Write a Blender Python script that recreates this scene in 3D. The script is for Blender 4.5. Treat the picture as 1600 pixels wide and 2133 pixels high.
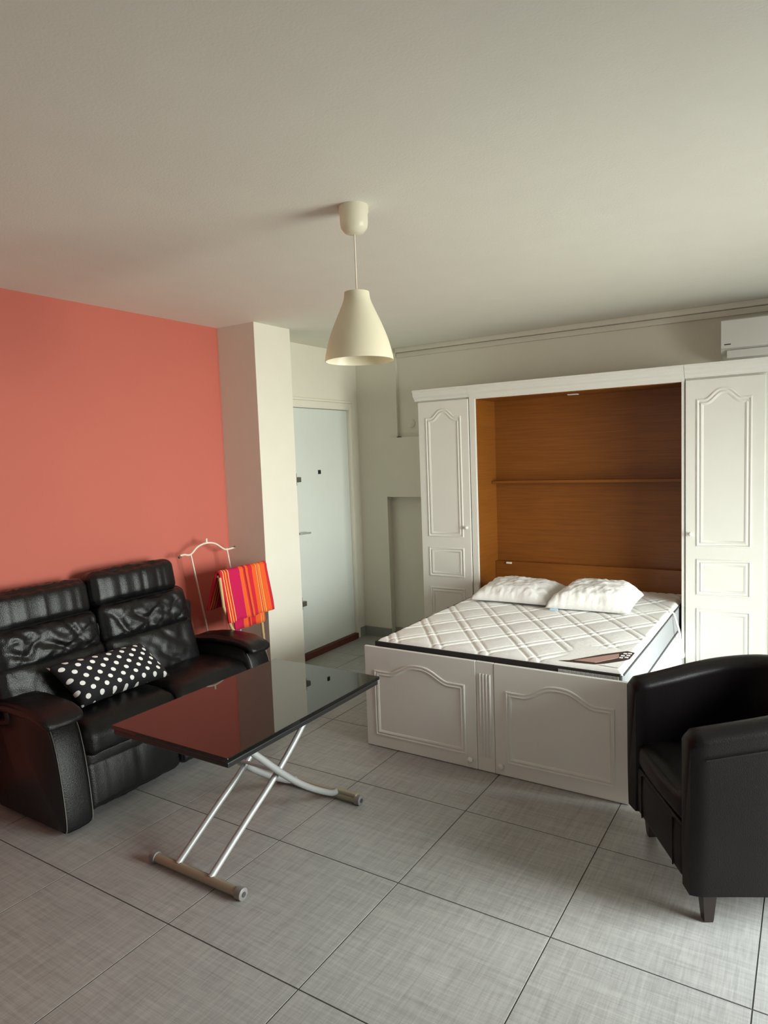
import bpy, bmesh, math, random
from mathutils import Vector, Matrix, noise
C = bpy.context.scene.collection
for o in list(bpy.data.objects): bpy.data.objects.remove(o)

# ---------------- camera ----------------
cam_d = bpy.data.cameras.new('camera'); cam = bpy.data.objects.new('camera', cam_d); C.objects.link(cam)
cam_d.sensor_fit = 'VERTICAL'; cam_d.sensor_height = 24.0; cam_d.lens = 1410.7 / 2133 * 24.0
cam_d.clip_start = 0.02
rt = Vector((0.84488825, 0.53366844, -0.036903)); up = Vector((-0.01329396, 0.08991008, 0.99586116)); fw = Vector((-0.53477763, 0.84090081, -0.08305854))
cam.matrix_world = Matrix(((rt.x, up.x, -fw.x, 0), (rt.y, up.y, -fw.y, 0), (rt.z, up.z, -fw.z, 1.6388), (0, 0, 0, 1)))
bpy.context.scene.camera = cam

# ---------------- world, lights, exposure ----------------
world = bpy.data.worlds.new('world'); bpy.context.scene.world = world; world.use_nodes = True
bg = world.node_tree.nodes['Background']; bg.inputs[0].default_value = (0.62, 0.76, 1.0, 1); bg.inputs[1].default_value = 0.9
def area(name, loc, direction, sx, sy, power, col, spread=180):
    d = bpy.data.lights.new(name, 'AREA'); d.shape = 'RECTANGLE'; d.size = sx; d.size_y = sy; d.energy = power; d.color = col
    d.spread = math.radians(spread)
    o = bpy.data.objects.new(name, d); C.objects.link(o); o.location = loc
    o.rotation_euler = Vector(direction).to_track_quat('-Z', 'Y').to_euler(); return o
# daylight through the patio door in the right-hand wall plus fill light added behind the photographer
area('daylight_and_fill', (2.02, 2.85, 1.10), (-1, 0, -0.28), 1.8, 1.9, 118, (0.985, 0.998, 0.885), 110)
area('skylight', (2.00, 2.85, 1.30), (-1, 0, -0.80), 1.8, 1.4, 34, (0.56, 0.77, 1.0), 105)
area('daylight_and_fill', (-1.2, -2.66, 1.45), (0, 1, 0), 1.7, 1.2, 9, (1.0, 0.98, 0.87))  # added fill light, no source known on this side
vs = bpy.context.scene.view_settings
vs.view_transform = 'Standard'; vs.look = 'None'; vs.gamma = 1; vs.exposure = 0.0
try: vs.use_curve_mapping = False
except Exception: pass

# ---------------- materials ----------------
def mat(name, col, rough=0.6, metal=0.0, spec=0.5, noise_s=None, noise_a=0.0, bump=None, coat=0.0, trans=0.0, sss=0.0):
    """col = base colour; noise_s / noise_a = scale and strength of a slight colour variation; bump = (scale, strength, detail)"""
    m = bpy.data.materials.new(name); m.use_nodes = True; nt = m.node_tree; N = nt.nodes; L = nt.links
    b = N['Principled BSDF']
    b.inputs['Roughness'].default_value = rough; b.inputs['Metallic'].default_value = metal
    b.inputs['Specular IOR Level'].default_value = spec
    b.inputs['Coat Weight'].default_value = coat; b.inputs['Coat Roughness'].default_value = 0.15
    b.inputs['Transmission Weight'].default_value = trans
    if sss: b.inputs['Subsurface Weight'].default_value = sss; b.inputs['Subsurface Radius'].default_value = (0.05, 0.04, 0.02)
    tc = N.new('ShaderNodeTexCoord')
    nz = N.new('ShaderNodeTexNoise'); nz.inputs['Scale'].default_value = noise_s or 6; nz.inputs['Detail'].default_value = 4
    L.new(tc.outputs['Object'], nz.inputs['Vector'])
    mx = N.new('ShaderNodeMix'); mx.data_type = 'RGBA'
    a = noise_a or 0.03
    mx.inputs[6].default_value = (*[c * (1 - a) for c in col], 1); mx.inputs[7].default_value = (*[min(1, c * (1 + a)) for c in col], 1)
    L.new(nz.outputs['Fac'], mx.inputs[0]); L.new(mx.outputs[2], b.inputs['Base Color'])
    if bump:
        n2 = N.new('ShaderNodeTexNoise'); n2.inputs['Scale'].default_value = bump[0]; n2.inputs['Detail'].default_value = bump[2] if len(bump) > 2 else 4
        L.new(tc.outputs['Object'], n2.inputs['Vector'])
        bp = N.new('ShaderNodeBump'); bp.inputs['Strength'].default_value = bump[1]; bp.inputs['Distance'].default_value = 0.004
        L.new(n2.outputs['Fac'], bp.inputs['Height']); L.new(bp.outputs['Normal'], b.inputs['Normal'])
    return m
WALLC = (0.75, 0.715, 0.61)
M = {}
M['wall'] = mat('wall_paint', WALLC, 0.85, bump=(90, 0.12))
M['ceiling'] = mat('ceiling_paint', (0.79, 0.775, 0.68), 0.9, bump=(150, 0.15))
M['red'] = mat('red_paint', (0.53, 0.135, 0.098), 0.8, noise_s=1.2, noise_a=0.05, bump=(90, 0.12))
M['white'] = mat('white_lacquer', (0.79, 0.78, 0.72), 0.38, bump=(30, 0.03))
M['door'] = mat('door_paint', (0.66, 0.69, 0.64), 0.6, noise_s=2, noise_a=0.05)
M['grout'] = mat('grout', (0.045, 0.042, 0.04), 0.9)
M['skirt'] = mat('skirting_tile', (0.27, 0.27, 0.25), 0.5, noise_s=20, noise_a=0.08)
M['leather'] = mat('black_leather', (0.006, 0.006, 0.0065), 0.30, spec=0.38, noise_s=9, noise_a=0.2, bump=(260, 0.35, 3))
M['leather2'] = mat('dark_leatherette', (0.006, 0.0045, 0.0048), 0.36, spec=0.20, noise_s=7, noise_a=0.25, bump=(320, 0.25, 3))
M['piping'] = mat('grey_piping', (0.16, 0.15, 0.14), 0.6)
M['glass'] = mat('black_glass', (0.004, 0.004, 0.004), 0.012, spec=0.62)
M['glass'].node_tree.nodes['Principled BSDF'].inputs['Coat Roughness'].default_value = 0.0
M['blackp'] = mat('black_plastic', (0.012, 0.012, 0.012), 0.3)
M['silver'] = mat('silver_paint', (0.42, 0.43, 0.42), 0.48, metal=0.4)
M['bronze'] = mat('bronze_plastic', (0.32, 0.295, 0.215), 0.42, metal=0.3)
M['rubber'] = mat('grey_rubber', (0.05, 0.05, 0.055), 0.5)
M['capgrey'] = mat('grey_cap', (0.20, 0.19, 0.185), 0.45)
M['cream'] = mat('cream_plastic', (0.92, 0.88, 0.72), 0.35, sss=0.0)
M['creamm'] = mat('cream_metal', (0.80, 0.70, 0.58), 0.4)
M['tan'] = mat('tan_wood', (0.62, 0.42, 0.2), 0.5)
M['legwood'] = mat('dark_stained_wood', (0.022, 0.013, 0.011), 0.35, noise_s=12, noise_a=0.3)
M['threshold'] = mat('red_brown_wood', (0.085, 0.018, 0.010), 0.5, noise_s=14, noise_a=0.3)
M['metal'] = mat('dull_metal', (0.22, 0.21, 0.18), 0.4, metal=0.7)
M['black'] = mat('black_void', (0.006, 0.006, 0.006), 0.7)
M['cotton'] = mat('white_cotton', (0.83, 0.82, 0.79), 0.85, bump=(60, 0.35, 6))
M['border'] = mat('charcoal_border', (0.022, 0.019, 0.018), 0.8)
M['greyside'] = mat('grey_mattress_side', (0.30, 0.31, 0.32), 0.85, bump=(120, 0.3))
M['brown'] = mat('label_brown', (0.05, 0.028, 0.022), 0.5)
M['pink'] = mat('label_rose', (0.42, 0.26, 0.22), 0.5)
M['acwhite'] = mat('unit_plastic', (0.72, 0.71, 0.66), 0.4)
M['blue'] = mat('pale_blue_tag', (0.5, 0.68, 0.78), 0.7)

def lam_translucent():
    m = M['cream']; nt = m.node_tree; b = nt.nodes['Principled BSDF']
    tr = nt.nodes.new('ShaderNodeBsdfTranslucent'); tr.inputs[0].default_value = (0.95, 0.90, 0.70, 1)
    mx = nt.nodes.new('ShaderNodeMixShader'); mx.inputs[0].default_value = 0.35
    out = nt.nodes['Material Output']
    nt.links.new(b.outputs[0], mx.inputs[1]); nt.links.new(tr.outputs[0], mx.inputs[2]); nt.links.new(mx.outputs[0], out.inputs[0])
lam_translucent()

def wood(name, c1, c2, rough=0.4):
    m = bpy.data.materials.new(name); m.use_nodes = True; nt = m.node_tree; N = nt.nodes; L = nt.links; b = N['Principled BSDF']
    tc = N.new('ShaderNodeTexCoord'); mp = N.new('ShaderNodeMapping'); mp.inputs['Scale'].default_value = (1.6, 1.6, 60)
    L.new(tc.outputs['Object'], mp.inputs[0])
    n1 = N.new('ShaderNodeTexNoise'); n1.inputs['Scale'].default_value = 2.2; n1.inputs['Detail'].default_value = 6; n1.inputs['Distortion'].default_value = 0.4
    L.new(mp.outputs[0], n1.inputs['Vector'])
    n2 = N.new('ShaderNodeTexNoise'); n2.inputs['Scale'].default_value = 1.3; L.new(tc.outputs['Object'], n2.inputs['Vector'])
    ad = N.new('ShaderNodeMath'); ad.operation = 'MULTIPLY_ADD'; ad.inputs[1].default_value = 0.65; L.new(n1.outputs['Fac'], ad.inputs[0])
    m2 = N.new('ShaderNodeMath'); m2.operation = 'MULTIPLY'; m2.inputs[1].default_value = 0.35; L.new(n2.outputs['Fac'], m2.inputs[0]); L.new(m2.outputs[0], ad.inputs[2])
    cr = N.new('ShaderNodeValToRGB'); cr.color_ramp.elements[0].position = 0.3; cr.color_ramp.elements[1].position = 0.7
    cr.color_ramp.elements[0].color = (*c1, 1); cr.color_ramp.elements[1].color = (*c2, 1)
    L.new(ad.outputs[0], cr.inputs[0]); L.new(cr.outputs[0], b.inputs['Base Color']); b.inputs['Roughness'].default_value = rough
    bp = N.new('ShaderNodeBump'); bp.inputs['Strength'].default_value = 0.1; bp.inputs['Distance'].default_value = 0.002
    L.new(n1.outputs['Fac'], bp.inputs['Height']); L.new(bp.outputs[0], b.inputs['Normal'])
    return m
M['wood'] = wood('orange_wood', (0.18, 0.055, 0.006), (0.28, 0.094, 0.011))

def tile_mat():
    """linen-look porcelain: fine crossed threads, a little different on every tile"""
    m = bpy.data.materials.new('linen_tile'); m.use_nodes = True; nt = m.node_tree; N = nt.nodes; L = nt.links; b = N['Principled BSDF']
    tc = N.new('ShaderNodeTexCoord'); oi = N.new('ShaderNodeObjectInfo')
    off = N.new('ShaderNodeVectorMath'); off.operation = 'ADD'
    sc = N.new('ShaderNodeMath'); sc.operation = 'MULTIPLY'; sc.inputs[1].default_value = 40; L.new(oi.outputs['Random'], sc.inputs[0])
    cb = N.new('ShaderNodeCombineXYZ'); [L.new(sc.outputs[0], cb.inputs[i]) for i in range(3)]
    L.new(tc.outputs['Object'], off.inputs[0]); L.new(cb.outputs[0], off.inputs[1])
    def threads(s):
        mp = N.new('ShaderNodeMapping'); mp.inputs['Scale'].default_value = s; L.new(off.outputs[0], mp.inputs[0])
        n = N.new('ShaderNodeTexNoise'); n.inputs['Scale'].default_value = 1.0; n.inputs['Detail'].default_value = 3; n.inputs['Roughness'].default_value = 0.65
        L.new(mp.outputs[0], n.inputs['Vector']); return n.outputs['Fac']
    a, c = threads((230, 9, 1)), threads((9, 230, 1))
    a2, c2 = threads((60, 4, 1)), threads((4, 60, 1))
    def add(x, y):
        n = N.new('ShaderNodeMath'); n.operation = 'ADD'; L.new(x, n.inputs[0]); L.new(y, n.inputs[1]); return n.outputs[0]
    s = add(add(a, c), add(a2, c2))
    dv = N.new('ShaderNodeMath'); dv.operation = 'MULTIPLY'; dv.inputs[1].default_value = 0.25; L.new(s, dv.inputs[0])
    cr = N.new('ShaderNodeValToRGB'); e = cr.color_ramp.elements; e[0].position = 0.36; e[1].position = 0.64
    e[0].color = (0.235, 0.233, 0.222, 1); e[1].color = (0.425, 0.42, 0.40, 1)
    L.new(dv.outputs[0], cr.inputs[0]); L.new(cr.outputs[0], b.inputs['Base Color'])
    b.inputs['Roughness'].default_value = 0.42; b.inputs['Specular IOR Level'].default_value = 0.45
    bp = N.new('ShaderNodeBump'); bp.inputs['Strength'].default_value = 0.15; bp.inputs['Distance'].default_value = 0.001
    L.new(dv.outputs[0], bp.inputs['Height']); L.new(bp.outputs[0], b.inputs['Normal'])
    return m
M['tile'] = tile_mat()

def dots_mat():
    m = bpy.data.materials.new('polka_dot_cotton'); m.use_nodes = True; nt = m.node_tree; N = nt.nodes; L = nt.links; b = N['Principled BSDF']
    uv = N.new('ShaderNodeUVMap'); uv.uv_map = 'UVMap'
    mp = N.new('ShaderNodeMapping'); mp.inputs['Scale'].default_value = (7.6, 3.7, 1); mp.inputs['Rotation'].default_value = (0, 0, 0.12); L.new(uv.outputs[0], mp.inputs[0])
    def cell(o):
        ad = N.new('ShaderNodeVectorMath'); ad.operation = 'ADD'; ad.inputs[1].default_value = (o, o, 0); L.new(mp.outputs[0], ad.inputs[0])
        fr = N.new('ShaderNodeVectorMath'); fr.operation = 'FRACTION'; L.new(ad.outputs[0], fr.inputs[0])
        sb = N.new('ShaderNodeVectorMath'); sb.operation = 'SUBTRACT'; sb.inputs[1].default_value = (0.5, 0.5, 0); L.new(fr.outputs[0], sb.inputs[0])
        ml = N.new('ShaderNodeVectorMath'); ml.operation = 'MULTIPLY'; ml.inputs[1].default_value = (1, 1, 0); L.new(sb.outputs[0], ml.inputs[0])
        ln = N.new('ShaderNodeVectorMath'); ln.operation = 'LENGTH'; L.new(ml.outputs[0], ln.inputs[0]); return ln.outputs['Value']
    mn = N.new('ShaderNodeMath'); mn.operation = 'MINIMUM'; L.new(cell(0.0), mn.inputs[0]); L.new(cell(0.5), mn.inputs[1])
    lt = N.new('ShaderNodeMath'); lt.operation = 'LESS_THAN'; lt.inputs[1].default_value = 0.17; L.new(mn.outputs[0], lt.inputs[0])
    mx = N.new('ShaderNodeMix'); mx.data_type = 'RGBA'; mx.inputs[6].default_value = (0.008, 0.008, 0.01, 1); mx.inputs[7].default_value = (0.88, 0.87, 0.84, 1)
    L.new(lt.outputs[0], mx.inputs[0]); L.new(mx.outputs[2], b.inputs['Base Color']); b.inputs['Roughness'].default_value = 0.85
    return m
M['dots'] = dots_mat()

def towel_mat(y0, y1, stops):
    m = bpy.data.materials.new('striped_terry'); m.use_nodes = True; nt = m.node_tree; N = nt.nodes; L = nt.links; b = N['Principled BSDF']
    tc = N.new('ShaderNodeTexCoord'); sp = N.new('ShaderNodeSeparateXYZ'); L.new(tc.outputs['Object'], sp.inputs[0])
    mr = N.new('ShaderNodeMapRange'); mr.inputs[1].default_value = y0; mr.inputs[2].default_value = y1; L.new(sp.outputs[1], mr.inputs[0])
    cr = N.new('ShaderNodeValToRGB'); r = cr.color_ramp; r.interpolation = 'CONSTANT'
    r.elements[0].position = 0; r.elements[0].color = (*stops[0][1], 1)
    r.elements[1].position = stops[1][0]; r.elements[1].color = (*stops[1][1], 1)
    for p, c in stops[2:]:
        e = r.elements.new(p); e.color = (*c, 1)
    L.new(mr.outputs[0], cr.inputs[0]); L.new(cr.outputs[0], b.inputs['Base Color']); b.inputs['Roughness'].default_value = 0.95
    nz = N.new('ShaderNodeTexNoise'); nz.inputs['Scale'].default_value = 350; L.new(tc.outputs['Object'], nz.inputs['Vector'])
    bp = N.new('ShaderNodeBump'); bp.inputs['Strength'].default_value = 0.5; bp.inputs['Distance'].default_value = 0.003; L.new(nz.outputs['Fac'], bp.inputs['Height']); L.new(bp.outputs[0], b.inputs['Normal'])
    return m

# ---------------- helpers ----------------
def link(name, bm, m, parent=None, smooth=False, angle=None):
    me = bpy.data.meshes.new(name)
    bmesh.ops.recalc_face_normals(bm, faces=bm.faces)
    bm.to_mesh(me); bm.free(); me.materials.append(m)
    o = bpy.data.objects.new(name, me); C.objects.link(o)
    if smooth:
        for p in me.polygons: p.use_smooth = True
        if angle is not None: me.set_sharp_from_angle(angle=math.radians(angle))
    if parent is not None: adopt(o, parent)
    return o
def world_loc(o):
    return (world_loc(o.parent) if o.parent else Vector((0, 0, 0))) + o.location
def adopt(o, parent):
    """geometry is written in world metres; parents are unrotated, so the child is moved back by the parent's place"""
    o.parent = parent; o.location = o.location - world_loc(parent)
def thing(name, label, cat, loc, group=None):
    o = bpy.data.objects.new(name, None); C.objects.link(o); o.location = loc; o.empty_display_size = 0.1
    o['label'] = label; o['category'] = cat
    if group: o['group'] = group
    return o
def tag(o, label, cat, group=None):
    o['label'] = label; o['category'] = cat
    if group: o['group'] = group
    return o
def struct(o): o['kind'] = 'structure'; return o
def box(bm, x0, x1, y0, y1, z0, z1, bev=0.0, seg=2):
    vs = [bm.verts.new((x, y, z)) for x in (x0, x1) for y in (y0, y1) for z in (z0, z1)]
    fs = [(0, 1, 3, 2), (4, 6, 7, 5), (0, 4, 5, 1), (2, 3, 7, 6), (0, 2, 6, 4), (1, 5, 7, 3)]
    faces = [bm.faces.new([vs[i] for i in f]) for f in fs]
    if bev > 0:
        es = list({e for f in faces for e in f.edges})
        bmesh.ops.bevel(bm, geom=es, offset=bev, segments=seg, profile=0.5, affect='EDGES')
def bx(name, m, parent, *a, bev=0.0, seg=2, smooth=False):
    bm = bmesh.new(); box(bm, *a, bev=bev, seg=seg); return link(name, bm, m, parent)
def catmull(pts, n):
    P = [Vector(p) for p in pts]; P = [2 * P[0] - P[1]] + P + [2 * P[-1] - P[-2]]; out = []
    for i in range(1, len(P) - 2):
        for k in range(n):
            t = k / n; a, b, c, d = P[i - 1], P[i], P[i + 1], P[i + 2]
            out.append(0.5 * ((2 * b) + (c - a) * t + (2 * a - 5 * b + 4 * c - d) * t * t + (3 * b - 3 * c + d - a) * t ** 3))
    out.append(P[-2]); return out
def tube(bm, pts, r, seg=12, caps=True):
    pts = [Vector(p) for p in pts]; rings = []
    t0 = (pts[1] - pts[0]).normalized(); ref = Vector((0, 0, 1)) if abs(t0.z) < 0.9 else Vector((1, 0, 0))
    u = t0.cross(ref).normalized()
    for i, p in enumerate(pts):
        t = (pts[min(i + 1, len(pts) - 1)] - pts[max(i - 1, 0)]).normalized()
        u = (u - t * u.dot(t)).normalized(); v = t.cross(u)
        rr = r[i] if isinstance(r, (list, tuple)) else r
        rings.append([bm.verts.new(p + rr * (math.cos(2 * math.pi * k / seg) * u + math.sin(2 * math.pi * k / seg) * v)) for k in range(seg)])
    for a, b in zip(rings, rings[1:]):
        for k in range(seg): bm.faces.new([a[k], a[(k + 1) % seg], b[(k + 1) % seg], b[k]])
    if caps: bm.faces.new(rings[0][::-1]); bm.faces.new(rings[-1])
def tb(name, m, parent, pts, r, seg=12):
    bm = bmesh.new(); tube(bm, pts, r, seg); return link(name, bm, m, parent, smooth=True, angle=50)
def lathe(bm, prof, cx, cy, seg=48, axis='z'):
    rings = []
    for r, z in prof:
        rings.append([bm.verts.new((cx + r * math.cos(2 * math.pi * k / seg), cy + r * math.sin(2 * math.pi * k / seg), z)) for k in range(seg)] if r > 1e-6 else [bm.verts.new((cx, cy, z))])
    for a, b in zip(rings, rings[1:]):
        for k in range(seg):
            k2 = (k + 1) % seg
            if len(a) == 1: bm.faces.new([a[0], b[k], b[k2]])
            elif len(b) == 1: bm.faces.new([a[k], b[0], a[k2]])
            else: bm.faces.new([a[k], b[k], b[k2], a[k2]])
def puff(bm, c, hu, hv, hw, r, bulge, n=22, wr=None, squash=2.0):
    """upholstered block: centre c, half-extent vectors hu, hv, hw; r = corner radius; bulge = (bu, bv, bw) outward swell; wr = wrinkle function (u, v, w, p) -> offset along the face normal"""
    c, hu, hv, hw = Vector(c), Vector(hu), Vector(hv), Vector(hw); L = (hu.length, hv.length, hw.length); ax = (hu.normalized(), hv.normalized(), hw.normalized())
    tmp = bmesh.new(); bmesh.ops.create_cube(tmp, size=2)
    bmesh.ops.subdivide_edges(tmp, edges=tmp.edges[:], cuts=n, use_grid_fill=True)
    mp = {}
    for v in tmp.verts:
        q = v.co.copy(); a = [math.sin(q[i] * math.pi / 2) if False else q[i] for i in range(3)]
        pos = [a[i] * L[i] for i in range(3)]
        inner = [max(-(L[i] - r), min(L[i] - r, pos[i])) for i in range(3)]
        d = Vector([pos[i] - inner[i] for i in range(3)])
        nrm = Vector([0, 0, 0]); m = max(range(3), key=lambda i: abs(a[i])); nrm[m] = 1 if a[m] > 0 else -1
        if d.length > 1e-9: dd = d.normalized() * r; nn = d.normalized()
        else: dd = Vector((0, 0, 0)); nn = nrm
        p = [inner[i] + dd[i] for i in range(3)]
        for i in range(3):
            j, k = (i + 1) % 3, (i + 2) % 3
            s = (1 - abs(a[j]) ** squash) * (1 - abs(a[k]) ** squash)
            p[i] += bulge[i] * s * a[i]
        P = c + ax[0] * p[0] + ax[1] * p[1] + ax[2] * p[2]
        if wr:
            N = (ax[0] * nn[0] + ax[1] * nn[1] + ax[2] * nn[2]).normalized(); P += N * wr(a[0], a[1], a[2], P)
        mp[v] = bm.verts.new(P)
    for f in tmp.faces: bm.faces.new([mp[v] for v in f.verts])
    tmp.free()
def leather_wr(amp, along='v', fr=9, seed=0.0):
    def f(u, v, w, P):
        a = u if along == 'u' else v; b = v if along == 'u' else u
        s = noise.noise(Vector((a * fr + seed, b * 1.6 + seed, seed * 1.7))) + 0.5 * noise.noise(Vector((a * fr * 2.3, b * 3 + seed, 5.1 + seed)))
        e = 0.35 + 0.65 * min(1, abs(noise.noise(Vector((a * 1.5 + seed, b * 1.5, 9.0)))) * 3)
        return amp * s * e
    return f
def crease_wr(amp, seed=0.0):
    def f(u, v, w, P):
        r1 = math.sqrt(noise.noise(Vector((v * 2.0 + w * 0.5 + seed, w * 0.7 - v * .4, seed))) ** 2 + .0012); r2 = math.sqrt(noise.noise(Vector((v * 4.2 - w * 1.1 + seed, w * 1.0 + v * .5, seed + 4))) ** 2 + .0015)
        k = (1 - abs(v) ** 6) * (1 - abs(w) ** 6) if abs(v) < 1 and abs(w) < 1 else 0
        return k * amp * (1.6 * min(r1, 0.3) + 0.9 * min(r2, 0.22) - 0.45) + amp * 0.10 * noise.noise(Vector((v * 9, w * 4, seed)))
    return f
def pillow(bm, c00, c10, c11, c01, thick, up_n, n=36, wr=0.0, seed=0.0, flat=0.35, uv=True):
    """pillow spanned by four corner points; thick = centre thickness; up_n = the side that swells most"""
    c00, c10, c11, c01, N = [Vector(x) for x in (c00, c10, c11, c01, up_n)]; N.normalize()
    lay = bm.loops.layers.uv.new('UVMap')
    top, bot = {}, {}
    for i in range(n + 1):
        for j in range(n + 1):
            s, t = i / n, j / n; a, b = 2 * s - 1, 2 * t - 1
            pinch = 0.045
            aa = a * (1 - pinch * (1 - b * b) ** 1.0 * abs(a)); bb = b * (1 - pinch * 1.6 * (1 - a * a) * abs(b)); s2, t2 = (aa + 1) / 2, (bb + 1) / 2
            P = c00 * (1 - s2) * (1 - t2) + c10 * s2 * (1 - t2) + c11 * s2 * t2 + c01 * (1 - s2) * t2
            h = ((1 - a ** 4) * (1 - b ** 4)) ** 0.55 if abs(a) < 1 and abs(b) < 1 else 0
            w = noise.noise(Vector((a * 3.1 + seed, b * 4.3, seed))) + 0.6 * noise.noise(Vector((a * 8 + seed, b * 6, seed + 3))) + 0.35 * noise.noise(Vector((a * 15, b * 13, seed + 7)))
            edge = 1 - min(1, h) * 0.4
            hw = thick * (1 - flat) * h + wr * w * edge * (h > 0)
            top[i, j] = bm.verts.new(P + N * hw)
            if i in (0, n) or j in (0, n): bot[i, j] = top[i, j]
            else: bot[i, j] = bm.verts.new(P - N * (thick * flat * h))
    for i in range(n):
        for j in range(n):
            k = [(i, j), (i + 1, j), (i + 1, j + 1), (i, j + 1)]
            for d, rev in ((top, False), (bot, True)):
                kk = k[::-1] if rev else k
                try: f = bm.faces.new([d[q] for q in kk])
                except ValueError: continue
                for lp, q in zip(f.loops, kk): lp[lay].uv = (q[0] / n, q[1] / n)
def mould(bm, path, y, prof, ny=-1):
    """sweep a small moulding profile round a closed path of (x, z) points on the plane y; prof = [(inward offset, height), ...]"""
    n = len(path); rings = []
    for i in range(n):
        p = Vector(path[i]); a = Vector(path[i - 1]); b = Vector(path[(i + 1) % n])
        d1 = (p - a).normalized(); d2 = (b - p).normalized()
        n1 = Vector((-d1.y, d1.x)); n2 = Vector((-d2.y, d2.x)); mt = (n1 + n2); mt = mt / max(0.35, mt.dot(n1)) if mt.length > 1e-6 else n1
        rings.append([bm.verts.new((p.x + mt.x * o, y + ny * h, p.y + mt.y * o)) for o, h in prof])
    for i in range(n):
        a, b = rings[i], rings[(i + 1) % n]
        for k in range(len(prof) - 1): bm.faces.new([a[k], a[k + 1], b[k + 1], b[k]])
def rect_path(x0, x1, z0, z1, arch=0.0, sh=0.18):
    """anticlockwise in x,z; arch > 0 gives the cathedral top: flat shoulders, S-curves and a crown"""
    p = [(x0, z0), (x1, z0), (x1, z1)]
    if arch > 0:
        w = x1 - x0; K = 16
        q = []
        for k in range(K * 2 + 1):
            t = -1 + k / K; f = 0.5 * (1 + math.cos(math.pi * abs(t) ** 1.3)) ; q.append(((x0 + x1) / 2 - t * w * (0.5 - sh), z1 + arch * f ** 0.85))
        p += [(x1 - w * sh * 0.4, z1)] + q + [(x0 + w * sh * 0.4, z1)]
    p.append((x0, z1)); return p
PROF = [(0, 0), (0.002, 0.005), (0.008, 0.006), (0.013, 0.001), (0.020, 0.001), (0.026, 0.006), (0.034, 0.004), (0.040, 0)]
PROF2 = [(a * 0.8, b) for a, b in PROF]

# ---------------- the setting ----------------
CZ = 2.55; XW = -3.47; YB = 5.10; XR = 1.85; YS = -2.6
g = bpy.data.objects.new('floor', None)
bm = bmesh.new(); box(bm, XW - 0.25, XR + 0.15, YS - 0.15, YB + 0.2, -0.12, -0.0013); floor = struct(link('floor', bm, M['grout']))
ox, oy, T = -1.32865, 2.09142, 0.6
tile_me = None
for i in range(-4, 6):
    for j in range(-8, 6):
        x0, y0 = ox + i * T, oy + j * T
        if x0 + T < XW or x0 > XR or y0 + T < YS or y0 > YB: continue
        a0, a1, b0, b1 = max(x0, XW), min(x0 + T, XR), max(y0, YS), min(y0 + T, YB)
        if a1 - a0 < 0.02 or b1 - b0 < 0.02: continue
        whole = (a1 - a0 > T - 1e-4 and b1 - b0 > T - 1e-4)
        if whole and tile_me:
            o = bpy.data.objects.new('tile', tile_me); C.objects.link(o)
        else:
            w, h = a1 - a0, b1 - b0; bm = bmesh.new(); G = 0.0022
            box(bm, G, w - G, G, h - G, -0.006, 0.0, bev=0.0004, seg=1)
            me = bpy.data.meshes.new('tile'); bmesh.ops.recalc_face_normals(bm, faces=bm.faces); bm.to_mesh(me); bm.free(); me.materials.append(M['tile'])
            o = bpy.data.objects.new('tile', me); C.objects.link(o)
            if whole: tile_me = me
        o.location = (a0, b0, 0); o.parent = floor
def sb(name, m, *a, parent=None, bev=0): 
    o = bx(name, m, parent, *a, bev=bev)
    return struct(o) if parent is None else o
sb('ceiling', M['ceiling'], XW - 0.25, XR + 0.15, YS - 0.15, YB + 0.2, CZ, CZ + 0.12)
wl = sb('wall_left', M['red'], XW - 0.25, XW, YS - 0.15, 3.42, -0.003, CZ)
pil = sb('wall_pillar', M['wall'], XW - 0.25, -3.135, 3.41, 3.775, -0.003, CZ)
# wall that holds the entrance door, built round its opening
DY0, DY1, DZ = 4.06, 4.935, 2.05
bm = bmesh.new()
box(bm, XW - 0.25, XW, 3.775, DY0, -0.003, CZ); box(bm, XW - 0.25, XW, DY1, YB + 0.2, -0.003, CZ); box(bm, XW - 0.25, XW, DY0, DY1, DZ + 0.003, CZ)
wd = struct(link('wall_entrance', bm, M['wall']))
# back wall: recessed plane behind the bed, hall part standing a little proud, boxed duct
wb = sb('wall_back', M['wall'], -3.055, XR + 0.15, YB, YB + 0.2, 1.79, CZ)
bm = bmesh.new(); box(bm, XW, -3.055, YB - 0.03, YB + 0.2, 1.79, CZ); box(bm, XW, -3.185, YB - 0.03, YB + 0.2, -0.003, 1.79)
box(bm, -3.185, -3.1, YB - 0.03, YB + 0.2, 1.275, 1.79)
struct(link('wall_hall', bm, M['wall']))
sb('boxed_duct', M['wall'], -3.140, -2.35, YB - 0.062, YB + 0.2, 1.275, 1.79)  # the boxed duct on the back wall
bx('lower_recess', M['wall'], wb, -3.185, XR + 0.15, YB + 0.045, YB + 0.2, -0.003, 1.275)
bx('recess_fill', M['wall'], wb, -2.35, XR + 0.15, YB, YB + 0.12, -0.003, 1.79)
sb('trim_3', M['black'], -3.06, -3.035, YB - 0.036, YB + 0.01, 1.788, 1.798)
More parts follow.
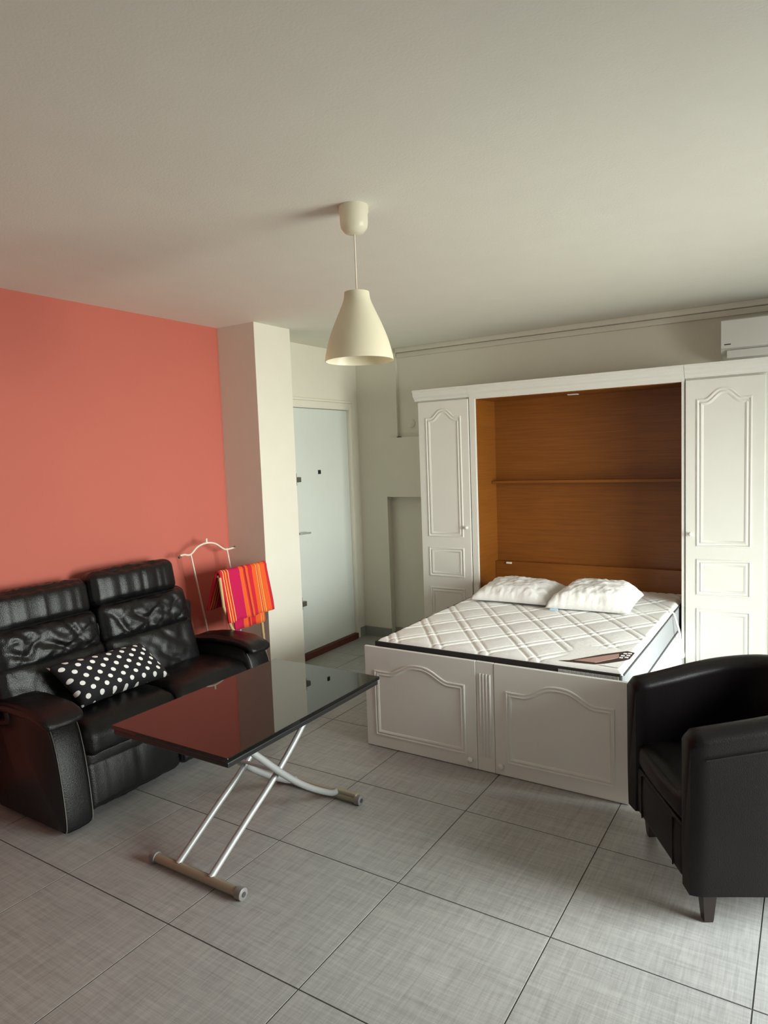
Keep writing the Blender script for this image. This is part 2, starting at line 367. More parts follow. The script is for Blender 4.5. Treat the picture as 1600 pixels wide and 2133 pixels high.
# right wall with the patio door opening, and the wall behind the photographer with a window added for the fill light
PY0, PY1, PZ = 1.90, 3.80, 2.12
bm = bmesh.new(); box(bm, XR, XR + 0.15, YS - 0.15, PY0, -0.003, CZ); box(bm, XR, XR + 0.15, PY1, YB + 0.2, -0.003, CZ); box(bm, XR, XR + 0.15, PY0, PY1, PZ, CZ)
struct(link('wall_right', bm, M['wall']))
WX0, WX1, WZ0, WZ1 = -2.1, -0.3, 0.85, 2.1
bm = bmesh.new(); box(bm, XW - .25, WX0, YS - .15, YS, -.003, CZ); box(bm, WX1, XR + .15, YS - .15, YS, -.003, CZ); box(bm, WX0, WX1, YS - .15, YS, -.003, WZ0); box(bm, WX0, WX1, YS - .15, YS, WZ1, CZ)
struct(link('wall_front', bm, M['wall']))
bm = bmesh.new()
for a, b in ((PY0, PY0 + .06), ((PY0 + PY1) / 2 - .04, (PY0 + PY1) / 2 + .04), (PY1 - .06, PY1)): box(bm, XR + .02, XR + .08, a, b, 0.0, PZ)
box(bm, XR + .02, XR + .08, PY0, PY1, PZ - .06, PZ); box(bm, XR + .02, XR + .08, PY0, PY1, 0, .06)
struct(link('window_1', bm, M['white']))
bm = bmesh.new()
for a, b in ((WX0, WX0 + .05), ((WX0 + WX1) / 2 - .03, (WX0 + WX1) / 2 + .03), (WX1 - .05, WX1)): box(bm, a, b, YS - .1, YS - .05, WZ0, WZ1)
box(bm, WX0, WX1, YS - .1, YS - .05, WZ0, WZ0 + .05); box(bm, WX0, WX1, YS - .1, YS - .05, WZ1 - .05, WZ1)
struct(link('added_window', bm, M['white']))  # frame of the unseen window added to carry the fill light
# cornice in two steps, skirting
bm = bmesh.new(); box(bm, -3.05, XR, YB - 0.045, YB + .01, CZ - 0.038, CZ, bev=0.004); box(bm, -3.05, XR, YB - 0.022, YB + .01, CZ - 0.08, CZ - 0.040, bev=0.004)
struct(link('trim_1', bm, M['wall'], smooth=True, angle=40))
bm = bmesh.new(); box(bm, XW, -3.185, YB - 0.042, YB - 0.03, 0, 0.085, bev=0.002); box(bm, -3.185, -2.6, YB + 0.033, YB + 0.045, 0, 0.085, bev=0.002)
struct(link('baseboard_back', bm, M['skirt']))
bm = bmesh.new(); box(bm, XW, XW + 0.012, DY1 + 0.03, YB - 0.042, 0, 0.085, bev=0.002)
struct(link('baseboard_entrance', bm, M['skirt']))
# entrance door: frame, leaf, locks, peephole, handle
door = bx('door_1', M['door'], None, XW - 0.055, XW - 0.018, DY0 + 0.006, DY1 - 0.006, 0.052, DZ - 0.006, bev=0.002); struct(door)
bm = bmesh.new(); box(bm, XW - 0.06, XW + 0.012, DY1 - 0.004, DY1 + 0.035, 0, DZ + 0.055, bev=0.003); box(bm, XW - 0.06, XW + 0.012, DY0 - 0.05, DY0 + 0.004, 0, DZ + 0.055, bev=0.003)
box(bm, XW - 0.06, XW + 0.012, DY0, DY1, DZ - 0.003, DZ + 0.055, bev=0.003); box(bm, XW - 0.002, XW + 0.022, DY0 - .05, DY1 + 0.035, DZ + 0.055, DZ + 0.075, bev=0.003)
link('door_frame', bm, M['wall'], door, smooth=True, angle=40)
bx('peephole', M['black'], door, XW - 0.02, XW - 0.008, 4.483, 4.51, 1.505, 1.538)
for z in (1.475, 0.47):
    bm = bmesh.new(); box(bm, XW - 0.018, XW - 0.004, 4.135, 4.19, z - 0.05, z + 0.05, bev=0.002); box(bm, XW - 0.018, XW + 0.012, 4.15, 4.225, z - 0.024, z + 0.016, bev=0.003)
    link('lock', bm, M['metal'], door)
bm = bmesh.new(); tube(bm, [(XW - 0.018, 4.165, 1.04), (XW + 0.03, 4.165, 1.04), (XW + 0.034, 4.18, 1.04), (XW + 0.034, 4.285, 1.037)], 0.007, 8); box(bm, XW - .018, XW - .008, 4.15, 4.185, .98, 1.08, bev=.003)
link('door_handle', bm, M['silver'], door, smooth=True, angle=40)
bx('threshold', M['threshold'], door, XW - 0.06, XW + 0.015, DY0, DY1, 0.0, 0.05, bev=0.003)
bm = bmesh.new()
tmp = [(0.038, 0.0), (0.038, 0.008), (0.032, 0.012), (0.0, 0.013)]
rings = []
for r, d in tmp: rings.append([bm.verts.new((-2.93 + r * math.cos(k * math.pi / 16), YB - d, 1.907 + r * math.sin(k * math.pi / 16))) for k in range(32)] if r else [bm.verts.new((-2.93, YB - d, 1.907))])
for a, b in zip(rings, rings[1:]):
    for k in range(32):
        bm.faces.new([a[k], a[(k + 1) % 32], b[(k + 1) % 32], b[k]] if len(b) > 1 else [a[k], a[(k + 1) % 32], b[0]])
tag(link('wall_cover', bm, M['wall'], None, smooth=True, angle=40), 'small round blank cover plate on the wall left of the tall cabinet', 'cover plate')

# ---------------- pendant lamp ----------------
LX, LY = -1.434, 2.123
lamp = thing('pendant_lamp', 'cream bell-shaped plastic pendant lamp hanging from the ceiling', 'lamp', (LX, LY, CZ))
bm = bmesh.new(); lathe(bm, [(0, CZ), (0.054, CZ), (0.0545, CZ - 0.02), (0.0515, CZ - 0.03), (0.0515, CZ - 0.06), (0.048, CZ - 0.078), (0.036, CZ - 0.093), (0.018, CZ - 0.1), (0.0, CZ - 0.101)], LX, LY)
link('ceiling_rose', bm, M['cream'], lamp, smooth=True, angle=50)
tb('cord', M['creamm'], lamp, [(LX, LY, CZ - 0.1), (LX, LY, 2.21)], 0.0028, 8)
bm = bmesh.new()
z1, z0 = 2.243, 1.993
out = catmull([(0.046, z1, 0), (0.050, z1 - 0.028, 0), (0.064, z1 - 0.062, 0), (0.088, z1 - 0.115, 0), (0.110, z1 - 0.172, 0), (0.124, z0 + 0.025, 0), (0.128, z0, 0)], 6)
prof = [(p.x, p.y) for p in out]; inn = [(p.x - 0.0035, p.y) for p in out][::-1]
lathe(bm, prof + inn + [prof[0]], LX, LY, 64); bmesh.ops.remove_doubles(bm, verts=bm.verts, dist=1e-5)
link('lamp_shade', bm, M['cream'], lamp, smooth=True, angle=60)
bm = bmesh.new(); lathe(bm, [(0, z1 - 0.004), (0.046, z1 - 0.004), (0.047, z1 - 0.012), (0.022, z1 - 0.014), (0.022, z1 - 0.07), (0.0, z1 - 0.07)], LX, LY, 32)
link('lamp_holder', bm, M['cream'], lamp, smooth=True, angle=40)

# ---------------- fold-down bed cabinet and its two side cabinets ----------------
YF = 4.65; YI = 5.03
def crown(name, x0, x1, parent, ov0, ov1):
    bm = bmesh.new(); A = x0 - ov0; B = x1 + ov1
    pr = [(0.0, 2.045), (-0.012, 2.048), (-0.014, 2.058), (-0.02, 2.066), (-0.034, 2.078), (-0.04, 2.094), (-0.042, 2.112), (-0.048, 2.116), (-0.048, 2.13), (0.0, 2.13)]
    L = [bm.verts.new((A - (y * 0.0), YF + y, z)) for y, z in pr]; R_ = [bm.verts.new((B, YF + y, z)) for y, z in pr]
    for k in range(len(pr)):
        k2 = (k + 1) % len(pr); bm.faces.new([L[k], L[k2], R_[k2], R_[k]])
    bm.faces.new(L); bm.faces.new(R_[::-1])
    link(name, bm, M['white'], parent)
def knob(x, y, z, parent, r=0.016):
    bm = bmesh.new(); lathe(bm, [(0, 0.03), (r * 0.7, 0.028), (r, 0.02), (r * 0.85, 0.012), (r * 0.45, 0.006), (r * 0.55, 0.0)], 0, 0, 20)
    bmesh.ops.transform(bm, matrix=Matrix.Translation((x, y, z)) @ Matrix.Rotation(math.pi / 2, 4, 'X'), verts=bm.verts)
    return link('knob', bm, M['white'], parent, smooth=True)
def side_cabinet(label, x0, x1, knob_x, panel):
    cb = thing('cabinet', label, 'cabinet', ((x0 + x1) / 2, (YF + YI) / 2, 0))
    bm = bmesh.new()
    box(bm, x0, x0 + 0.018, YF + 0.003, YI, 0.0, 2.06, bev=0.001); box(bm, x1 - 0.018, x1, YF + 0.003, YI, 0.0, 2.06, bev=0.001)
    box(bm, x0 + 0.018, x1 - 0.018, YF + 0.003, YI, 2.02, 2.06); box(bm, x0 + 0.018, x1 - 0.018, YI - 0.01, YI, 0.0, 2.02); box(bm, x0 + 0.018, x1 - 0.018, YF + 0.05, YI - 0.01, 0.05, 0.07)
    link('body', bm, M['white'], cb)
    dr = bx('door', M['white'], cb, x0 + 0.003, x1 - 0.003, YF - 0.019, YF, 0.03, 2.035, bev=0.003)
    p0, p1 = panel; yf = YF - 0.019
    bm = bmesh.new(); mould(bm, rect_path(p0, p1, 0.995, 1.915, arch=0.062, sh=0.16), yf, PROF)
    link('arched_moulding', bm, M['white'], dr, smooth=True, angle=50)
    for a, b in ((0.685, 0.915), (0.15, 0.60)):
        bm = bmesh.new(); mould(bm, rect_path(p0, p1, a, b), yf, PROF); link('panel_moulding', bm, M['white'], dr, smooth=True, angle=50)
    knob(knob_x, yf, 1.073, dr, 0.014)
    return cb
cl = side_cabinet('tall narrow white cabinet left of the bed with arched panel door', -2.602, -2.172, -2.206, (-2.535, -2.235))
crown('crown', -2.602, -2.170, cl, 0.03, 0)
cr_ = side_cabinet('tall white cabinet right of the bed with arched panel door', -0.685, -0.240, -0.650, (-0.618, -0.312))
crown('crown', -0.686, -0.240, cr_, 0, 0.03)
bc = thing('bed_cabinet', 'tall white bed cabinet with open orange-brown wooden interior', 'cabinet', (-1.42, 4.84, 0))
for a, b in ((-2.168, -2.122), (-0.706, -0.688)):
    bm = bmesh.new(); box(bm, a, b, YF - 0.012, YF + 0.012, 0, 2.05, bev=0.002); link('front_stile', bm, M['white'], bc)
bx('side_panel', M['wood'], bc, -2.150, -2.122, YF + 0.012, YI, 0, 2.045)
bx('side_panel', M['wood'], bc, -0.706, -0.690, YF + 0.012, YI, 0, 2.045)
bx('back_panel', M['wood'], bc, -2.122, -0.706, YI - 0.02, YI, 0, 2.045)
bx('top_panel', M['wood'], bc, -2.122, -0.706, YF + 0.012, YI - 0.02, 2.027, 2.045)
bx('front_rail', M['white'], bc, -2.122, -0.706, YF - 0.012, YF + 0.012, 2.030, 2.05)
crown('crown', -2.169, -0.688, bc, 0, 0)
bx('shelf', M['wood'], bc, -2.121, -0.707, YI - 0.115, YI - 0.02, 1.390, 1.410, bev=0.002)
bx('headboard', M['wood'], bc, -2.121, -0.707, YI - 0.070, YI - 0.02, 0.56, 0.775, bev=0.003)
bx('latch', M['white'], bc, -1.50, -1.43, YI - 0.16, YI - 0.12, 2.022, 2.028)
bx('switch', M['white'], bc, -2.03, -1.985, YI - 0.082, YI - 0.070, 0.757, 0.772, bev=0.003)

# ---------------- the bed itself ----------------
bed = thing('folding_bed', 'white fold-down double bed with panelled foot board opened onto the tiles', 'bed', (-1.4, 3.9, 0))
fx0, fx1 = -2.128, -0.690; FY0, FY1 = 3.085, 3.105
def leaf(a, b):
    lf = bx('panel_leaf', M['white'], bed, a, b, FY0, FY1, 0.004, 0.577, bev=0.003)
    w = b - a
    bm = bmesh.new(); mould(bm, rect_path(a + 0.062, b - 0.062, 0.072, 0.445, arch=0.062, sh=0.17), FY0, PROF2); link('arched_moulding', bm, M['white'], lf, smooth=True, angle=50); return lf
l1 = leaf(fx0, -1.446); l2 = leaf(-1.346, fx1)
knob(-1.480, FY0, 0.055, l1, 0.015); knob(-1.312, FY0, 0.055, l2, 0.015)
pl_ = bx('pilaster', M['white'], bed, -1.444, -1.348, FY0 + 0.002, FY1, 0.004, 0.577, bev=0.002)
for k in range(4):
    bm = bmesh.new(); tube(bm, [(-1.422 + k * 0.0175, FY0 + 0.004, 0.08), (-1.422 + k * 0.0175, FY0 + 0.002, 0.09), (-1.422 + k * 0.0175, FY0 + 0.002, 0.505), (-1.422 + k * 0.0175, FY0 + 0.004, 0.515)], 0.0062, 10)
    link('reed', bm, M['white'], pl_, smooth=True, angle=50)
bm = bmesh.new(); box(bm, -2.10, -2.06, 3.11, 4.98, 0.30, 0.43, bev=.003); box(bm, -0.76, -0.72, 3.11, 4.98, 0.30, 0.43, bev=.003); box(bm, -2.06, -.76, 3.11, 3.15, .30, .43, bev=.003); box(bm, -2.06, -.76, 4.94, 4.98, .30, .43, bev=.003)
link('side_rail', bm, M['black'], bed)
for k in range(14):
    bx('slat', M['tan'], bed, -2.06, -0.76, 3.2 + k * 0.13, 3.26 + k * 0.13, 0.428, 0.438)
for x in (-2.0, -0.82):
    tb('leg', M['metal'], bed, [(x, 3.2, 0.32), (x, 3.2, 0.002)], 0.015)
# white cloth hanging under the mattress on the window side
bm = bmesh.new(); gv = {}
for i in range(121):
    for j in range(9):
        y = 3.13 + 1.74 * i / 120; t = j / 8
        x = -0.722 + 0.020 * t + 0.012 * math.sin(i * 0.55) * t + 0.012 * t * noise.noise(Vector((i * .3, j * .5, 2))) + 0.008 * t
        z = 0.436 - t * (0.17 + 0.015 * noise.noise(Vector((i * .08, 0, 5)))) 
        gv[i, j] = bm.verts.new((x, y, z))
for i in range(120):
    for j in range(8): bm.faces.new([gv[i, j], gv[i + 1, j], gv[i + 1, j + 1], gv[i, j + 1]])
o = link('valance', bm, M['cotton'], bed, smooth=True); md = o.modifiers.new('s', 'SOLIDIFY'); md.thickness = 0.004
mx0, mx1, my0, my1, mz0, mz1 = -2.065, -0.722, 3.118, 4.972, 0.438, 0.608
mt = thing('mattress', 'white quilted mattress with charcoal border lying on the folding bed', 'mattress', (-1.4, 4.05, mz0))
def quilt(x, y):
    per = 0.27; h = 0.0; puffy = 1.0
    for s, ph in ((1, 0.818), (-1, -3.657)):
        d = (x + s * y * 0.714 - ph) / per; f = abs(d - round(d)) * per * 0.814
        h -= 0.0065 * math.exp(-((f - 0.024) / 0.0065) ** 2)
        if f < 0.024: h += 0.003 * (1 - (f / .024) ** 2)
        puffy *= min(1.0, f / 0.08) if f > 0.024 else 0.3
    lab = max(0.0, min(1.0, (3.50 - y) / 0.05)) * max(0.0, min(1.0, (x + 1.07) / 0.05))
    return (h * 0.62 + 0.0035 * puffy) * (1 - lab) + 0.002 * lab
NX, NY = 220, 300; bm = bmesh.new(); gv = {}
for i in range(NX + 1):
    for j in range(NY + 1):
        x = mx0 + (mx1 - mx0) * i / NX; y = my0 + (my1 - my0) * j / NY
        ed = min(x - mx0, mx1 - x, y - my0, my1 - y); k = max(0.0, 1 - ed / 0.035)
        z = mz1 + 0.006 - 0.020 * k * k + quilt(x, y) * (1 - k * k) + 0.004 * noise.noise(Vector((x * 3, y * 3, 0)))
        if y > 4.3: z += 0.0
        gv[i, j] = bm.verts.new((x, y, z))
for i in range(NX):
    for j in range(NY): bm.faces.new([gv[i, j], gv[i + 1, j], gv[i + 1, j + 1], gv[i, j + 1]])
link('quilted_top', bm, M['cotton'], mt, smooth=True)
bm = bmesh.new(); box(bm, mx0 + .002, mx1 - .002, my0 + .002, my1 - .002, mz0, mz1 - 0.016, bev=0.004); link('side_band', bm, M['greyside'], mt)
bm = bmesh.new(); box(bm, mx0 - .006, mx0 + .004, my0 - .006, my1, mz0 + .02, mz1 - 0.006, bev=0.003); box(bm, mx0 - .006, mx1 - .01, my0 - .008, my0 + .004, mz0 + .02, mz1 - 0.006, bev=0.003)
link('dark_border', bm, M['border'], mt)
for z in (mz1 - 0.012, mz0 + 0.006):
    tb('piping', M['rubber'], mt, [(mx1, my0 + 0.01, z), (mx1 + .001, my0 + .6, z - .001), (mx1, my0 + 1.2, z + .001), (mx1, my1, z)], 0.0045, 8)
bm = bmesh.new()
for k in range(46): box(bm, -1.02 + k * 0.0062, -1.0175 + k * 0.0062, my0 - .0105, my0 - .006, mz1 - .036, mz1 - .018)
o = link('border_stitching', bm, M['cotton'], mt); o['kind'] = 'stuff'
def flat(name, pts, z, m, parent, th=0.0012):
    bm = bmesh.new(); a = [bm.verts.new((x, y, z + th)) for x, y in pts]; b = [bm.verts.new((x, y, z)) for x, y in pts]
    bm.faces.new(a); bm.faces.new(b[::-1])
    for k in range(len(pts)): bm.faces.new([a[k], b[k], b[(k + 1) % len(pts)], a[(k + 1) % len(pts)]])
    return link(name, bm, m, parent)
zl = mz1 + 0.0095
lb = flat('printed_label', [(-1.03, 3.150), (-0.985, 3.175), (-0.87, 3.335), (-0.775, 3.44), (-0.735, 3.425), (-0.735, 3.31), (-0.775, 3.235), (-0.86, 3.165)], zl, M['brown'], mt)
flat('rose_band', [(-0.965, 3.180), (-0.80, 3.375), (-0.785, 3.31), (-0.865, 3.185)], zl + .0013, M['pink'], lb)
flat('white_corner', [(-0.84, 3.160), (-0.745, 3.275), (-0.745, 3.150)], zl + .0013, M['cotton'], lb)
for a, b in ((-0.772, 3.385), (-0.752, 3.36), (-0.775, 3.345), (-0.753, 3.325), (-0.775, 3.31), (-0.752, 3.395)):
    flat('letter', [(a - .008, b - .010), (a + .008, b - .010), (a + .008, b + .008), (a - .008, b + .008)], zl + .0026, M['cotton'], lb)
tb('cloth_strap', M['cotton'], bed, catmull([(-0.74, 4.42, 0.606), (-0.718, 4.42, 0.598), (-0.702, 4.43, 0.54), (-0.690, 4.46, 0.47), (-0.694, 4.50, 0.40)], 6), 0.007, 8)
def bed_pillow(label, corners, thick, seed):
    bm = bmesh.new(); pillow(bm, *corners, thick, (0, -0.1, 1), n=60, wr=0.015, seed=seed, flat=0.12, uv=False)
    o = link('pillow', bm, M['cotton'], None, smooth=True); return tag(o, label, 'pillow', 'pillows on the bed')
p1 = bed_pillow('crumpled white pillow on the left half of the bed head', [(-1.975, 4.165, 0.635), (-1.445, 4.185, 0.635), (-1.42, 4.62, 0.652), (-1.98, 4.66, 0.66)], 0.115, 1.3)
p2 = bed_pillow('crumpled white pillow on the right half with a pale blue tag', [(-1.440, 4.130, 0.632), (-0.925, 4.165, 0.632), (-0.93, 4.62, 0.66), (-1.40, 4.64, 0.66)], 0.14, 6.1)
bx('tag', M['blue'], p2, -1.40, -1.35, 4.118, 4.126, 0.622, 0.634)

# ---------------- air conditioner ----------------
ac = thing('air_conditioner', 'white wall air conditioner unit above the right cabinet', 'air conditioner', (-0.1, 5.1, 2.17))
bm = bmesh.new(); AX0, AX1 = -0.512, 0.29
pr = [(YB, 2.17), (YB - .03, 2.165), (YB - .17, 2.205), (YB - .195, 2.24), (YB - .205, 2.26), (YB - .21, 2.39), (YB - .20, 2.415), (YB - .17, 2.425), (YB, 2.425)]
a = [bm.verts.new((AX0, y, z)) for y, z in pr]; b = [bm.verts.new((AX1, y, z)) for y, z in pr]; bm.faces.new(a); bm.faces.new(b[::-1])
for k in range(len(pr)): bm.faces.new([a[k], a[(k + 1) % len(pr)], b[(k + 1) % len(pr)], b[k]])
link('casing', bm, M['acwhite'], ac, smooth=True, angle=25)
bx('front_panel', M['acwhite'], ac, AX0 + .002, AX1 - .002, YB - .222, YB - .205, 2.236, 2.412, bev=.004)
bx('air_flap', M['acwhite'], ac, AX0 + .035, AX1 - .035, YB - .20, YB - .18, 2.176, 2.226, bev=.003)
bx('badge', M['black'], ac, -0.490, -0.452, YB - .2235, YB - .2215, 2.258, 2.264)

# ---------------- black leather sofa ----------------
sofa = thing('sofa', 'black leather two-seat recliner sofa against the red wall', 'sofa', (-3.1, 2.32, 0))
LE = M['leather']
bx('base', LE, sofa, -3.22, -2.90, 1.74, 2.93, 0.03, 0.36, bev=0.01)
bx('back_frame', LE, sofa, -3.42, -3.24, 1.68, 2.84, 0.04, 0.80, bev=0.02)
def arm(y0, y1, ya, yb, sgn):
    """side with swollen front, padded top; ya, yb = pad edges"""
    ob = bmesh.new()
    prof = catmull([(-3.30, 0.02, 0), (-2.83, 0.018, 0), (-2.775, 0.022, 0), (-2.762, 0.06, 0), (-2.765, 0.14, 0), (-2.777, 0.25, 0), (-2.800, 0.38, 0), (-2.835, 0.48, 0), (-2.90, 0.530, 0), (-3.10, 0.535, 0), (-3.30, 0.525, 0)], 6)
    pr = [(p.x, p.y) for p in prof]; cx = -3.05; cz = 0.27
    lay = []
    for y, s in ((y0, 0.90), (y0 + 0.008, 0.965), (y0 + 0.025, 1.0), ((y0 + y1) / 2, 1.015), (y1 - 0.025, 1.0), (y1 - 0.008, 0.965), (y1, 0.90)):
        lay.append([ob.verts.new((cx + (x - cx) * (1 - (1 - s) * .35), y, max(0.008, cz + (z - cz) * (1 - (1 - s) * .5)))) for x, z in pr])
    n = len(pr)
    for A, B in zip(lay, lay[1:]):
        for k in range(n): ob.faces.new([A[k], A[(k + 1) % n], B[(k + 1) % n], B[k]])
    ob.faces.new(lay[0]); ob.faces.new(lay[-1][::-1])
    am = link('arm', ob, LE, sofa, smooth=True, angle=55)
    # padded top, drooping over the front
    ob = bmesh.new(); wr = leather_wr(0.004, 'u', 5, y0)
    puff(ob, (-3.045, (ya + yb) / 2, 0.548), (0.268, 0, 0.0), (0, (yb - ya) / 2, 0), (0, 0, 0.022), 0.020, (0.008, 0.008, 0.012), n=20, wr=wr)
    for v in ob.verts:
        t = max(0.0, (v.co.x + 2.93) / 0.14); v.co.z -= 0.026 * t ** 2.2; v.co.z += 0.006 * math.sin((v.co.x + 3.3) * 7)
        if v.co.x < -3.1: v.co.z -= 0.02 * ((-3.1 - v.co.x) / .2)
    link('arm_pad', ob, LE, am, smooth=True)
    ys = y0 + 0.010 if sgn < 0 else y1 - 0.010
    seam = [Vector((p.x * 1.0, 0, p.y)) for p in prof[13:44]]
    for yy in (y0 + 0.012, y1 - 0.012):
        tb('piping', M['piping'], am, [(v.x + 0.001, yy + (-0.003 if yy == y0 + 0.012 else 0.003), v.z) for v in seam], 0.0022, 6)
    return am
arm(1.632, 1.778, 1.590, 1.782, -1)
arm(2.875, 3.045, 2.860, 3.030, 1)
# seats, footrests
for k, (a, b) in enumerate(((1.782, 2.325), (2.330, 2.872))):
    bm = bmesh.new(); wr = leather_wr(0.006, 'v', 3.5, 2.0 + k)
    puff(bm, (-3.00, (a + b) / 2, 0.385), (0.205, 0, 0), (0, (b - a) / 2, 0), (0, 0, 0.078), 0.055, (0.012, 0.004, 0.022), n=26, wr=wr)
    for v in bm.verts:
        if v.co.x > -2.93: v.co.z -= 0.03 * ((v.co.x + 2.93) / 0.14) ** 2
    st = link('seat_cushion', bm, LE, sofa, smooth=True)
    bm = bmesh.new(); wr = leather_wr(0.006, 'v', 8, 4.0 + k)
    puff(bm, (-2.842, (a + b) / 2, 0.155), (0.035, 0, 0.006), (0, (b - a) / 2 - 0.004, 0), (-0.01, 0, 0.115), 0.03, (0.014, 0, 0.004), n=26, wr=wr)
    link('footrest', bm, LE, sofa, smooth=True)
    bm = bmesh.new(); puff(bm, (-2.855, (a + b) / 2, 0.275), (0.035, 0, 0), (0, (b - a) / 2 - 0.004, 0), (0, 0, 0.05), 0.03, (0.01, 0, 0.004), n=14, wr=leather_wr(0.003, 'v', 6, k)); link('footrest_flap', bm, LE, sofa, smooth=True)
# backs: headrest, lumbar roll, lower section and side bolsters for each place
def back(a, b, dz, hx, seed, side):
    bk = bpy.data.objects.new('backrest', None); C.objects.link(bk); bk.location = (-3.3, (a + b) / 2, 0.45); bk.parent = sofa; bk.location = bk.location - sofa.location
    yc, h = (a + b) / 2, (b - a) / 2
    bm = bmesh.new(); puff(bm, (-3.375 + hx, yc, 0.74 + dz), (0.035, 0, 0.012), (0, h + 0.01, 0.0), (-0.012, 0, 0.27), 0.03, (0.0, 0.0, 0.0), n=10)
    link('back_shell', bm, LE, bk, smooth=True)
    bm = bmesh.new(); puff(bm, (-3.335 + hx, yc, 0.952 + dz), (0.066, 0, 0.012), (0, h, 0.0), (-0.018, 0, 0.094), 0.045, (0.024, 0.004, 0.010), n=44, wr=leather_wr(0.008, 'v', 9, seed), squash=3.0)
    link('headrest', bm, LE, bk, smooth=True)
    bm = bmesh.new(); puff(bm, (-3.290 + hx, yc + .008 + side * .012, 0.765 + dz * 0.6), (0.078, 0, 0.018), (0, h + 0.012, 0), (-0.024, 0, 0.108), 0.045, (0.030, 0.004, 0.006), n=48, wr=crease_wr(0.034, seed + 3), squash=3.0)
    link('lumbar_cushion', bm, LE, bk, smooth=True)
    bm = bmesh.new(); puff(bm, (-3.225 + hx, yc + .012 + side * .012, 0.565), (0.07, 0, 0.016), (0, h + 0.016, 0), (-0.038, 0, 0.135), 0.04, (0.018, 0.004, 0.006), n=40, wr=crease_wr(0.016, seed + 6), squash=3.0)
    link('lower_cushion', bm, LE, bk, smooth=True)
    ys = b if side > 0 else a
    bm = bmesh.new(); puff(bm, (-3.32, ys + side * 0.045, 0.655), (0.085, 0, 0.01), (0, 0.040, 0.0), (-0.030, side * -0.022, 0.225), 0.038, (0.012, 0.006, 0.006), n=20, wr=leather_wr(0.004, 'u', 5, seed + 8))
    link('side_bolster', bm, LE, bk, smooth=True)
back(1.640, 2.178, -0.012, 0.0, 1.1, -1)
back(2.188, 2.750, 0.012, 0.010, 7.7, 1)

# polka dot cushion
bm = bmesh.new(); pillow(bm, (-2.935, 1.865, 0.492), (-2.925, 2.385, 0.497), (-3.085, 2.330, 0.668), (-3.085, 1.790, 0.690), 0.13, (0.75, -0.05, 0.65), n=32, wr=0.004, seed=2.2, flat=0.4)
tag(link('throw_cushion', bm, M['dots'], None, smooth=True), 'black throw cushion with white polka dots lying on the sofa seat', 'cushion')

# ---------------- transforming table ----------------
tx0, tx1, ty0, ty1, tz = -2.287, -1.66, 1.568, 2.520, 0.637
tab = thing('coffee_table', 'rectangular black glass coffee table on silver scissor legs', 'table', (-2.04, 2.12, 0))
tp = bx('tabletop', M['glass'], tab, tx0, tx1, ty0, ty1, tz - 0.016, tz, bev=0.0025)
bx('lower_leaf', M['blackp'], tab, tx0 + .006, tx1 - .006, ty0 + .006, ty1 - .006, tz - 0.038, tz - 0.019, bev=0.003)
bx('under_frame', M['blackp'], tab, tx0 + 0.12, tx1 - 0.12, ty0 + 0.12, ty1 - 0.10, tz - 0.062, tz - 0.038, bev=0.002)
for x in (-2.140, -1.955):
    tb('leg', M['silver'], tab, catmull([(x, 1.722, 0.032), (x, 1.93, 0.160), (x, 2.115, 0.272), (x, 2.32, 0.43), (x, 2.44, 0.577)], 5), 0.0135, 14)
for x in (-2.178, -1.917):
    tb('curved_leg', M['silver'], tab, catmull([(x, 2.505, 0.036), (x, 2.451, 0.052), (x, 2.346, 0.115), (x, 2.259, 0.175), (x, 2.183, 0.235), (x, 2.088, 0.319), (x, 1.946, 0.453), (x, 1.81, 0.577)], 4), 0.0145, 14)
tb('pivot_rod', M['silver'], tab, [(-2.19, 2.117, 0.296), (-1.905, 2.117, 0.296)], 0.008, 10)
for (y, a, b) in ((1.722, -2.292, -1.782), (2.505, -2.292, -1.782)):
    ft = tb('foot_bar', M['bronze'], tab, [(a + .012, y, 0.022), (b - .012, y, 0.022)], 0.0185, 18)
    for x, s in ((a, -1), (b, 1)):
        bm = bmesh.new(); tube(bm, [(x - s * 0.030, y, 0.022), (x - s * 0.028, y, 0.022), (x, y, 0.022), (x + s * .002, y, .022)], [0.018, 0.0235, 0.0235, 0.021], 20); link('end_cap', bm, M['capgrey'], ft, smooth=True, angle=40)
        bm = bmesh.new(); tube(bm, [(x + s * .001, y, 0.022), (x + s * .004, y, 0.022)], 0.010, 16); link('end_plug', bm, M['rubber'], ft, smooth=True, angle=40)
bx('leg_sleeve', M['bronze'], tab, -1.935, -1.800, 2.490, 2.520, 0.034, 0.052, bev=.006)

# ---------------- valet stand and towel ----------------
vst = thing('valet_stand', 'cream metal valet stand with a coat-hanger top behind the sofa arm', 'valet stand', (-3.28, 3.13, 0))
hx = -3.345
tb('hanger', M['creamm'], vst, catmull([(hx, 2.86, 1.060), (hx, 2.895, 1.062), (hx, 2.945, 1.056), (hx, 3.01, 1.098), (hx, 3.085, 1.112), (hx, 3.16, 1.098), (hx, 3.24, 1.050), (hx, 3.29, 1.046), (hx, 3.335, 1.050)], 6), 0.0065, 10)
tb('knob', M['creamm'], vst, [(hx, 3.085, 1.112), (hx, 3.085, 1.142)], 0.0075, 10)
for y in (2.862, 3.333): tb('hanger_tip', M['metal'], vst, [(hx, y - .012, 1.050), (hx, y + .006, 1.054)], 0.0075, 8)
for y0, y1, y2 in ((2.948, 3.043, 3.10), (3.262, 3.345, 3.36)):
    tb('post', M['creamm'], vst, [(hx, y0, 1.055), (hx, y1, 0.581), (hx, y2, 0.012)], 0.0055, 10)
